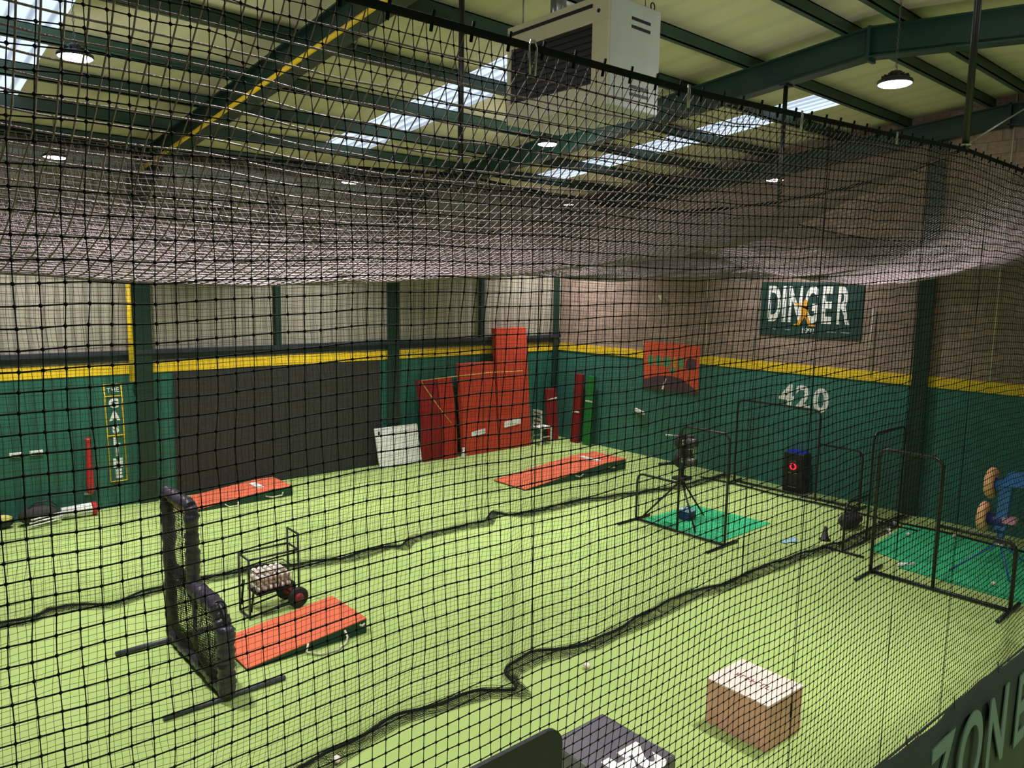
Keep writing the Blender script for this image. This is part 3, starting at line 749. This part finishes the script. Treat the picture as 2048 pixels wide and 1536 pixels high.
# yellow string line
m = MB().tube([(11.05,14.74,.9),(10.6,14.72,1.4),(10.22,14.7,1.87),(10.12,14.7,2.02),(11.2,14.74,2.05),(12.3,14.72,2.08),(13.34,14.7,2.06)], .011, 6)
tag(m.build('string_line', M['yellow_rope'], None, (11,14.7,1)), 'yellow string stretched across the stored mats', 'string')

# ------------------------------------------------------------------ lettering and signs
t = thing('wall_sign', 'dark green sign reading DINGER high on the block wall', 'sign', (U1,7.9,3.3))
MB().box(U1-.03, U1+.005, 6.79, 9.03, 3.3, 4.44).build('board', M['sign'], t, bevel=.006)
xw = U1-.034
for ch, y, sx in (('D',8.71,.42),('I',8.47,.55),('N',8.22,.42),('G',7.86,.4),('E',7.53,.44),('R',7.19,.42)):
    text(ch, 1.04, (xw,y,3.93), RW, M['white'], t, sx=sx, off=.028)
for a, b in ((8.85,8.62),(8.42,8.3),(7.5,7.3),(7.2,7.0)): MB().box(U1-.036, U1-.028, b, a, 3.42, 3.43).build('rule', M['white'], t)
text('1991', .16, (xw,7.9,3.42), RW, M['white'], t)
g = MB()   # batter figure in gold
def gp(pts): g.prism([(U1-.042, 8.0-x*.75, 3.52+z*.75) for x, z in pts], (.008,0,0))
gp([(-.05,.6),(.05,.6),(.07,.66),(.04,.74),(-.03,.74),(-.07,.67)]); gp([(-.1,.28),(.1,.26),(.12,.52),(.05,.6),(-.06,.6),(-.12,.5)])
gp([(-.1,.3),(.02,.28),(-.14,.0),(-.3,.0),(-.3,.05),(-.2,.06)]); gp([(0,.28),(.1,.28),(.22,.05),(.34,.05),(.34,0),(.16,0)]); gp([(.1,.45),(.12,.52),(-.3,.66),(-.32,.62)])
g.build('batter_figure', M['gold'], t)
t = thing('painted_number', 'white painted number 420 on the green right wall', 'lettering', (U1,7.9,1.7))
for ch, y, z in (('4',8.3,1.98),('2',7.93,1.98),('0',7.53,1.96)):
    text(ch, .68, (U1-.004,y,z), RW, M['white'], t, 'numeral', off=.018)
t = thing('painted_number', 'white painted numeral cut off by the left edge of the photo', 'lettering', (1.8,V1,1.8))
text('4', .62, (1.72,V1-.004,2.0), LW, M['white'], t, 'numeral', off=.018)
t = thing('painted_lettering', 'THE GAS LINE in white letters inside a yellow outline on the left wall', 'lettering', (3.68,V1,.5))
def gasu(z): return 3.52+.04*(2.33-z)/1.84
fr = MB()
def seg(u0, z0, u1, z1): fr.tube([(u0,V1-.012,z0),(u1,V1-.012,z1)], .011, 6)
seg(3.52,2.33,3.56,.49); seg(3.81,2.33,3.84,.49); seg(3.52,2.33,3.81,2.33); seg(3.56,.49,3.84,.49); seg(3.525,2.1,3.815,2.1); seg(3.54,1.36,3.825,1.36)
fr.build('outline', M['yellow'], t)
text('THE', .12, (3.67,V1-.004,2.21), LW, M['white'], t)
for k, ch in enumerate('GAS'): text(ch, .22, (3.675+k*.005,V1-.004,1.96-k*.24), LW, M['white'], t, off=.014)
for k, ch in enumerate('LINE'): text(ch, .21, (3.69+k*.005,V1-.004,1.24-k*.205), LW, M['white'], t, off=.014)
# poster
t = thing('poster', 'orange poster with green lettering and a dark mound on the right wall', 'poster', (U1,11.4,1.75))
MB().box(U1-.024, U1-.0205, 10.56, 12.24, 1.75, 2.94).build('sheet', M['orange_poster'], t)
def pp(nm, pts, m_, d=.026): MB().prism([(U1-d, 12.24-x, 1.75+z) for x, z in pts], (.006,0,0)).build(nm, m_, t)
pp('mound_print', [(0,0),(1.68,0),(1.68,.08),(1.45,.2),(1.2,.34),(.85,.38),(.45,.35),(.15,.26),(0,.22)], M['plum'])
pp('streak_print', [(.6,.02),(.66,.02),(.74,.3),(.7,.3)], M['white'], .03)
random.seed(3)
for x, w_, m_ in ((.12,.2,'poster_green'),(.36,.2,'poster_green'),(.6,.26,'poster_green'),(.9,.12,'gold'),(1.05,.18,'poster_green'),(1.28,.32,'plum')):
    pp('letter_print', [(x,.6+random.random()*.06),(x+w_*.8,.58),(x+w_,.72),(x+w_*.9,.84),(x+w_*.3,.86),(x+.02,.78)], M[m_])
pp('letter_print', [(.8,.45),(.98,.45),(1.0,.6),(.86,.6)], M['poster_green'])
# small plates on the walls
for u, lb in ((2.1,'small white name plate on the left wall, left one of the pair'),(2.4,'small white name plate on the left wall, nearest the red bat')):
    t = thing('name_plate', lb, 'plate', (u,V1,1.18), 'name plates on the left wall')
    MB().box(u-.1, u+.1, V1-.03, V1+.005, 1.16, 1.24).build('plate', M['white'], t, bevel=.005)
    MB().box(u-.07, u+.07, V1-.034, V1-.028, 1.19, 1.205).build('print', M['dark'], t)
m = MB(); m.hexa([(15.2,12.14,1.06),(15.26,12.14,1.06),(15.26,12.42,1.12),(15.2,12.42,1.12),(15.2,12.14,1.13),(15.26,12.14,1.13),(15.26,12.42,1.2),(15.2,12.42,1.2)])
tag(m.build('wall_bracket', M['white'], None, (15.28,12.28,1.1)), 'small white bracket on the green right wall below the poster', 'bracket')
# red bat on the left wall
t = thing('giant_bat', 'red bat hanging upright on the left wall beside the GAS LINE lettering', 'bat', (3.2,15.2,.35))
MB().lathe([(.03,1.0),(.05,1.015),(.05,.99),(.042,.95),(.05,.6),(.062,.3),(.066,.05),(.05,0),(.001,-.01)][::-1], (3.2,15.21,.36), n=16).build('barrel', M['red'], t)
MB().box(3.17, 3.23, 15.2, 15.302, .9, .95).build('wall_hook', M['galv'], t)
MB().box(3.1, 3.22, 15.22, 15.302, .33, .37).build('rest', M['galv'], t)

# ------------------------------------------------------------------ items by the left wall
t = thing('equipment_bag', 'black equipment bag with white stripes on the turf by the left wall', 'bag', (2.35,14.95,0))
m = MB().ball((2.33,14.98,.17), .17, 16, (1.8,.9,1)); m.build('body', M['black_rubber'], t)
for k in range(3): MB().tube([(2.12+.03*k,14.72+.02*k,.05+.05*k),(2.4,14.76+.02*k,.07+.05*k),(2.66,14.82+.02*k,.08+.05*k)], .014, 6).build('stripe', M['white'], t)
MB().tube([(2.15,14.95,.28),(2.3,14.95,.4),(2.5,14.95,.4),(2.62,14.95,.28)], .015, 6).build('handle', M['dark'], t)
t = thing('bucket', 'white bucket with a red end lying on the turf by the left wall', 'bucket', (2.85,15.0,0))
MB().lathe([(.1,-.28),(.115,.17),(.115,.2)], (2.95,15.0,.12), 'x', 20).build('body', M['white'], t)
MB().lathe([(.118,.2),(.12,.28),(.06,.3)], (2.95,15.0,.121), 'x', 20).build('lid', M['red'], t)
t = thing('equipment_bag', 'yellow and black bag at the left edge by the left wall', 'bag', (1.9,15.1,0))
MB().ball((1.78,15.05,.12), .13, 14, (1.6,.9,.9)).build('body', M['dark'], t)
m = MB().ball((1.78,15.03,.17), .1, 14, (1.8,.9,.75)); m.build('cover', mat('pale_yellow', (214,206,110), .6), t)

# ------------------------------------------------------------------ ball cart
t = thing('ball_cart', 'black wheeled cart holding a basket of baseballs beside the near mound', 'cart', (3.9,9.1,0))
a, b, c0, c1 = 3.6, 4.26, 8.98, 9.3
def bar(nm, *pts): return MB().tube(pts, .014, 7).build(nm, M['black_metal'], t)
for y in (c0, c1):
    bar('upright', (a,y,.02), (a,y,.79)); bar('handle_post', (b,y,.2), (b,y,.99)); bar('side_rail', (a,y,.78), (b,y,.78))
    bar('bottom_rail', (a,y,.03), (b,y,.12)); bar('brace', (a+.06,y,.42), (a+.02,y,.1))
bar('handle', (b,c0,.99), (b,c1,.99)); bar('end_rail', (a,c0,.78), (a,c1,.78)); bar('end_rail', (b,c0,.78), (b,c1,.78)); bar('end_rail', (a,c0,.03), (a,c1,.03))
for z in (.3, .58):
    m = MB(); m.tube([(a+.1,c0+.01,z),(b-.08,c0+.01,z),(b-.08,c1-.01,z),(a+.1,c1-.01,z)], .008, 6, closed=True); bk = m.build('basket_rim', M['black_metal'], t)
m = MB(); m.box(a+.1, b-.08, c0+.01, c1-.01, .29, .3)
for k in range(10):
    u = a+.1+(b-a-.18)*k/9; m.box(u-.003, u+.003, c0+.008, c0+.014, .29, .5); m.box(u-.003, u+.003, c1-.014, c1-.008, .29, .5)
m.build('basket', M['black_metal'], t)
for y in (c0-.02, c1+.02):
    wl = MB().lathe([(.06,-.03),(.12,-.032),(.137,-.015),(.137,.015),(.12,.032),(.06,.03)], (b-.02,y,.14), 'y', 22).build('wheel', M['tyre'], t)
    MB().lathe([(.001,-.034),(.065,-.034),(.065,.034),(.001,.034)], (b-.02,y,.14), 'y', 16).build('hub', M['maroon'], wl)
MB().tube([(b-.02,c0-.02,.14),(b-.02,c1+.02,.14)], .012, 8).build('axle', M['black_metal'], t)
BALLS = 'baseballs'
pb = MB().ball((0,0,0), .037, 12); ballmesh = None
def baseball(x, y, z, lb, grp):
    global ballmesh
    if ballmesh is None:
        o = MB().ball((0,0,0), .037, 12).build('baseball', M['leather']); ballmesh = o
        s = MB(); pts = []
        for k in range(24):
            q = 2*PI*k/24; th = .42*math.cos(2*q)
            pts.append((.0372*math.cos(q)*math.cos(th), .0372*math.sin(q)*math.cos(th), .0372*math.sin(th)))
        s.tube(pts, .0016, 4, closed=True); s.build('stitching', M['red'], o, org=(0,0,0))
    else: o = copy_tree(ballmesh)
    o.location = (x,y,z); tag(o, lb, 'ball', grp); return o
n = 0
for lay, z in enumerate((.337, .4, .463, .526)):
    for iu in range(6-(lay > 2)):
        for iv in range(3):
            if lay == 3 and random.random() < .25: continue
            u = a+.15+iu*.0785+.02*(lay % 2); v = c0+.07+iv*.09+.02*(lay % 2)
            baseball(u, v, z, 'white baseball heaped in the basket of the ball cart', 'baseballs in the cart basket')
LB = [(5.98,5.43,'white baseball alone on the near turf left of the wooden box'), (3.02,5.68,'white baseball beside the net hem at the bottom edge'),
      (14.31,5.49,'white baseball at the back corner of the bright green mat'), (13.77,5.37,'white baseball closest in front of the dark duffel bag'),
      (13.57,5.28,'white baseball at the left end of the row by the duffel bag'), (13.75,5.04,'white baseball on the bright green mat, left half'),
      (14.3,4.48,'white baseball at the back edge of the bright green mat, middle'), (12.34,3.3,'white baseball on the green mat below the blue machine')]
for x, y, lb in LB:
    on = (x > 12.05 and y < 5.2)
    baseball(x, y, .037+(.018 if on else 0), lb, 'loose baseballs on the turf')

# ------------------------------------------------------------------ green mats, machines
m = MB().prism([(10.84,6.95,0),(12.55,6.98,0),(12.4,8.6,0),(10.84,8.58,0)], (0,0,.014)); tag(m.build('turf_mat', M['mat_turf'], None, (11.7,7.8,0)), 'bright green turf mat under the tripod pitching machine', 'mat', 'bright green turf mats')
m = MB().prism([(12.35,4.53,0),(14.6,3.28,0),(14.55,5.35,0),(12.55,5.2,0)], (0,0,.013)); tag(m.build('turf_mat', M['mat_turf'], None, (13.4,4.7,0)), 'bright green turf mat behind the blue pitching machine, the far one of the two', 'mat', 'bright green turf mats')
m = MB().prism([(11.95,2.6,0),(14.2,2.5,0),(14.3,3.43,0),(12.33,4.51,0),(12.05,4.5,0)], (0,0,.016)); tag(m.build('turf_mat', M['mat_turf'], None, (12.8,3.4,0)), 'bright green turf mat under the legs of the blue pitching machine', 'mat', 'bright green turf mats')
m = MB().tube([(12.1,4.56,.03),(12.35,4.4,.03)], .03, 8); tag(m.build('foam_roller', M['white'], None, (12.2,4.5,0)), 'short white roll on the edge of the green mat', 'roller')

t = thing('pitching_machine', 'dark wheeled pitching machine on a black tripod behind the thin screen', 'pitching machine', (11.3,8.1,0), 'pitching machines')
ap = Vector((11.3,8.08,.8))
for ft in ((11.02,8.7,.03), (11.95,8.02,.03), (10.95,7.5,.03)): MB().tube([ap, ft], .018, 8).build('leg', M['black_metal'], t)
MB().tube([(11.3,8.08,.72),(11.3,8.08,1.1)], .035, 10).build('post', M['louvre'], t)
MB().box(11.16, 11.44, 7.95, 8.2, .8, .86).build('cradle', M['black_rubber'], t, bevel=.01)
for z in (1.18, 1.5):
    w_ = MB().lathe([(.06,-.05),(.13,-.055),(.155,-.02),(.155,.02),(.13,.055),(.06,.05)], (11.26,8.1,z), 'y', 24).build('wheel', M['tyre'], t)
    MB().lathe([(.001,-.06),(.06,-.06),(.06,.06),(.001,.06)], (11.26,8.1,z), 'y', 14).build('hub', M['steel_bright'], w_)
MB().box(11.32, 11.46, 7.96, 8.16, 1.05, 1.62).build('frame_plate', M['galv_dark'], t, bevel=.01)
for z in (1.16, 1.52): MB().lathe([(.07,0),(.07,.16),(.05,.2)], (11.3,7.8,z), 'y', 16).build('motor', M['galv_dark'], t)
MB().tube([(11.05,8.3,1.62),(11.3,8.15,1.6),(11.5,7.95,1.45),(11.45,7.9,1.2)], .014, 7).build('cable', M['steel_bright'], t)
MB().tube([(10.95,8.35,1.08),(11.1,8.25,1.1),(11.3,8.1,1.1)], .03, 8).build('aiming_handle', M['black_metal'], t)
MB().tube([(11.2,7.9,1.4),(11.25,7.82,1.42),(11.28,7.86,1.3)], .012, 6).build('lever', M['steel_bright'], t)
t = thing('power_box', 'blue power box on the green mat beneath the tripod pitching machine', 'power box', (11.55,8.1,0))
MB().box(11.42, 11.66, 7.98, 8.22, .016, .17).build('body', M['blue_dark'], t, bevel=.015)
MB().box(11.41, 11.67, 7.97, 8.23, .17, .2).build('lid', M['pale_blue'], t, bevel=.008)
MB().tube([(11.46,8.1,.2),(11.5,8.1,.25),(11.58,8.1,.25),(11.62,8.1,.2)], .01, 6).build('handle', M['dark'], t)

t = thing('pitching_machine', 'blue pitching machine with two tan wheels on a tripod at the right edge', 'pitching machine', (13.0,3.42,0), 'pitching machines')
ap = Vector((13.0,3.45,.5))
for ft in ((12.5,3.95,.03), (12.72,3.2,.03), (13.5,3.05,.03)): MB().tube([ap, ft], .016, 8).build('leg', M['blue'], t)
MB().lathe([(.1,0),(.1,.03),(.05,.05)], (13.0,3.45,.46), n=18).build('leg_collar', M['steel_bright'], t)
MB().tube([(13.0,3.45,.5),(13.0,3.45,.7)], .05, 12).build('post', M['blue'], t)
for z, dv in ((1.4,.0), (.86,.06)):
    w_ = MB().lathe([(.1,-.05),(.2,-.055),(.235,-.025),(.235,.025),(.2,.055),(.1,.05)], (12.95,3.62+dv,z), 'y', 28).build('wheel', M['tan'], t)
    MB().lathe([(.001,-.058),(.09,-.058),(.09,.058),(.001,.058)], (12.95,3.62+dv,z), 'y', 16).build('hub', M['blue_dark'], w_)
    MB().lathe([(.1,0),(.1,.2),(.07,.24)], (12.98,3.34+dv,z-.03), 'y', 18).build('motor', M['blue'] if z > 1 else M['blue_dark'], t)
MB().hexa([(12.9,3.38,.7),(13.05,3.38,.7),(13.05,3.52,.7),(12.9,3.52,.7),(12.9,3.34,1.46),(13.05,3.34,1.46),(13.05,3.5,1.46),(12.9,3.5,1.46)]).build('yoke', M['blue'], t, bevel=.01)
MB().hexa([(12.86,3.18,1.42),(13.08,3.18,1.42),(13.08,3.5,1.38),(12.86,3.5,1.38),(12.9,3.1,1.62),(13.1,3.1,1.62),(13.1,3.4,1.6),(12.9,3.4,1.6)]).build('control_box', M['blue'], t, bevel=.012)
MB().box(12.88, 13.06, 3.25, 3.42, .83, .92).build('label_plate', mat('pink_plate', (206,150,170), .5), t, bevel=.006)
MB().tube([(13.0,3.2,.92),(13.02,3.08,.85),(13.02,3.0,.78)], .012, 6).build('aiming_lever', M['dark'], t)

# speaker
t = thing('party_speaker', 'tall black speaker with a red ring light against the right wall', 'speaker', (15.05,7.85,0))
MB().box(14.9, 15.22, 7.62, 8.08, 0, .86).build('cabinet', M['dark'], t, bevel=.03, seg=3)
MB().box(14.93, 15.19, 7.66, 8.04, .855, .885).build('top_light', M['blue_led'], t, bevel=.01)
m = MB().tube([(14.892,7.85+.06*math.cos(q),.57+.06*math.sin(q)) for q in np.linspace(0,2*PI,24,endpoint=False)], .016, 6, closed=True); m.build('ring_light', M['red_led'], t)
for z in (.57, .28): MB().lathe([(.13,0),(.14,-.012),(.1,-.004),(.03,-.002),(.001,-.012)], (14.9,7.85,z), 'x', 24).build('driver', M['black_rubber'], t)
for z in (.12, .42): MB().box(14.893, 14.9, 7.75, 7.95, z, z+.02).build('badge', M['galv'], t)
# duffel bag, cone, cloth
t = thing('duffel_bag', 'dark duffel bag lying behind the tall right screen', 'bag', (13.5,5.96,0))
MB().ball((13.5,5.96,.14), .15, 16, (2.1,1.05,.93)).build('body', M['black_rubber'], t)
MB().tube([(13.35,5.96,.26),(13.42,5.96,.33),(13.6,5.96,.33),(13.66,5.96,.26)], .014, 6).build('handle', M['dark'], t)
MB().ball((13.74,5.9,.13), .07, 10).build('end_patch', M['maroon'], t)
t = thing('sports_cone', 'small black cone on the turf beside the edge-on screen', 'cone', (12.45,5.9,0))
MB().lathe([(.1,0),(.1,.015),(.07,.016),(.02,.24),(.001,.245)], (12.45,5.9,0), n=18).build('body', M['dark'], t)
m = MB(); ns = 9
vs = []; fs = []
for i in range(ns):
    for j in range(6): vs.append((11.7+.4*i/(ns-1), 6.17+.14*j/5+.04*math.sin(i), .012+.012*abs(math.sin(i*1.3+j))))
for i in range(ns-1):
    for j in range(5): fs.append((i*6+j,(i+1)*6+j,(i+1)*6+j+1,i*6+j+1))
m.add(vs, fs, True); o = m.build('cloth', M['pale_blue'], None, (11.9,6.2,0)); so = o.modifiers.new('s','SOLIDIFY'); so.thickness = .006
tag(o, 'pale blue cloth lying on the turf near the middle lane', 'cloth')

# ------------------------------------------------------------------ boxes and near things
t = thing('plyo_box', 'light wooden jump box on the near turf', 'jump box', (6.4,3.62,0), 'jump boxes')
bx = MB(); bx.hexa([(6.11,3.31,0),(6.71,3.29,0),(6.72,3.96,0),(6.12,3.97,0),(6.11,3.31,.44),(6.71,3.29,.44),(6.72,3.96,.44),(6.12,3.97,.44)]); bx.build('carcass', M['ply_edge'], t, bevel=.004)
MB().hexa([(6.105,3.305,.44),(6.715,3.285,.44),(6.725,3.965,.44),(6.115,3.975,.44),(6.105,3.305,.458),(6.715,3.285,.458),(6.725,3.965,.458),(6.115,3.975,.458)]).build('top', M['wood'], t, bevel=.003)
MB().box(6.5, 6.53, 3.285, 3.31, .2, .33).build('hand_slot', M['dark'], t, bevel=.01)
m = MB(); random.seed(11)
for k in range(7):
    v = 3.82-.055*k; u = 6.4
    m.box(u-.035, u+.035, v-.006, v+.006, .456, .4605)
    a = random.choice((-.03,0,.03)); m.box(u+a-.006, u+a+.006, v-.035, v, .456, .4605)
m.build('faded_print', M['brown'], t)
t = thing('plyo_box', 'black padded jump box marked 24 at the bottom of the photo', 'jump box', (4.45,3.75,0), 'jump boxes')
MB().box(4.13, 4.79, 3.36, 4.15, 0, .5).build('cover', M['foam'], t, bevel=.012, seg=3)
text('24', .44, (4.46,3.53,.501), (0,0,PI), M['white'], t, 'numeral', ext=.002, off=.026)
m = MB()
for pts in ([(4.14,3.37,.5),(4.78,3.37,.5),(4.78,4.14,.5),(4.14,4.14,.5)],): m.tube(pts, .006, 6, closed=True)
m.build('piping', M['galv'], t)
# slate board standing in front of the net
t = thing('slate_board', 'dark slate board with a rounded corner in front of the net at the bottom edge', 'board', (1.2,1.9,0))
pts = [(-1.0,1.9,.0),(1.95,1.9,.0)]+[(1.87+.08*math.cos(q),1.9,2.485+.08*math.sin(q)) for q in np.linspace(0,PI/2,7)]+[(-.92+.08*math.cos(q),1.9,2.485+.08*math.sin(q)) for q in np.linspace(PI/2,PI,7)]
MB().prism(pts, (0,-.018,0)).build('panel', M['slate'], t)
for u in (-.8, 1.7): MB().box(u-.04, u+.04, 1.4, 1.85, 0, .05).build('foot', M['black_metal'], t)
# banner
t = thing('banner', 'dark green banner lettered ZONE in the bottom right corner, in front of the net', 'banner', (5,1.4,0))
m = MB(); n = 60; vs = []; fs = []
bt = lambda u: 1.875-.052*(u-3.7)
for i in range(n+1):
    u = 3.0+(10-3.0)*i/n; y = 1.405+.010*math.sin(u*4)+.005*math.sin(u*11)
    for z in (.0, .25, .5, .75, 1.0): vs.append((u, y+.006*math.sin(u*3+z*5), .01+z*(bt(u)-.01)))
for i in range(n):
    for j in range(4): fs.append((i*5+j,(i+1)*5+j,(i+1)*5+j+1,i*5+j+1))
m.add(vs, fs, True); o = m.build('sheet', M['banner'], t); so = o.modifiers.new('s','SOLIDIFY'); so.thickness = .004
m = MB().tube([(u,1.41,bt(u)+.004) for u in np.arange(3.0,10.01,.35)], .007, 6); m.build('top_hem', M['dark'], t)
for ch, u, z in (('Z',4.54,1.4),('O',5.04,1.37),('N',5.55,1.33),('E',6.08,1.29)):
    text(ch, .76, (u,1.384,z), LW, M['banner_text'], t, off=.012, sx=.72)
for u in (4.05, 4.74, 5.53): MB().tube([(u,1.4,bt(u)-.02),(u+.004,1.41,bt(u)+.05)], .004, 5).build('tie', M['dark'], t)
for u in (3.05, 6.5, 9.95): MB().tube([(u,1.42,0),(u,1.42,bt(u)-.02)], .012, 8).build('post', M['black_metal'], t)

# ------------------------------------------------------------------ world, camera, view
wd = bpy.data.worlds.new('sky'); SC.world = wd; wd.use_nodes = True
bg = wd.node_tree.nodes['Background']; bg.inputs[0].default_value = (.7,.82,1,1); bg.inputs[1].default_value = .2
cd = bpy.data.cameras.new('camera'); cam = bpy.data.objects.new('camera', cd); COL.objects.link(cam)
cd.sensor_fit = 'HORIZONTAL'; cd.sensor_width = 36; cd.lens = 36*1519.9/2048; cd.clip_start = .05; cd.clip_end = 100
pitch, roll, yaw = .1249, .0175, .7231
fw = Vector((math.sin(yaw)*math.cos(pitch), math.cos(yaw)*math.cos(pitch), -math.sin(pitch)))
r_ = Vector((math.cos(yaw), -math.sin(yaw), 0)); u_ = r_.cross(fw)
rr = r_*math.cos(roll)+u_*math.sin(roll); uu = -r_*math.sin(roll)+u_*math.cos(roll)
cam.matrix_world = Matrix(((rr.x,uu.x,-fw.x,0),(rr.y,uu.y,-fw.y,0),(rr.z,uu.z,-fw.z,4.2),(0,0,0,1)))
SC.camera = cam
SC.view_settings.view_transform = 'Standard'; SC.view_settings.look = 'None'; SC.view_settings.gamma = 1
SC.view_settings.use_curve_mapping = False; SC.view_settings.exposure = 0.72
SC.cycles.use_adaptive_sampling = True; SC.cycles.adaptive_threshold = 0.03; SC.cycles.max_bounces = 4; SC.cycles.diffuse_bounces = 2; SC.cycles.glossy_bounces = 2; SC.cycles.caustics_reflective = False; SC.cycles.caustics_refractive = False
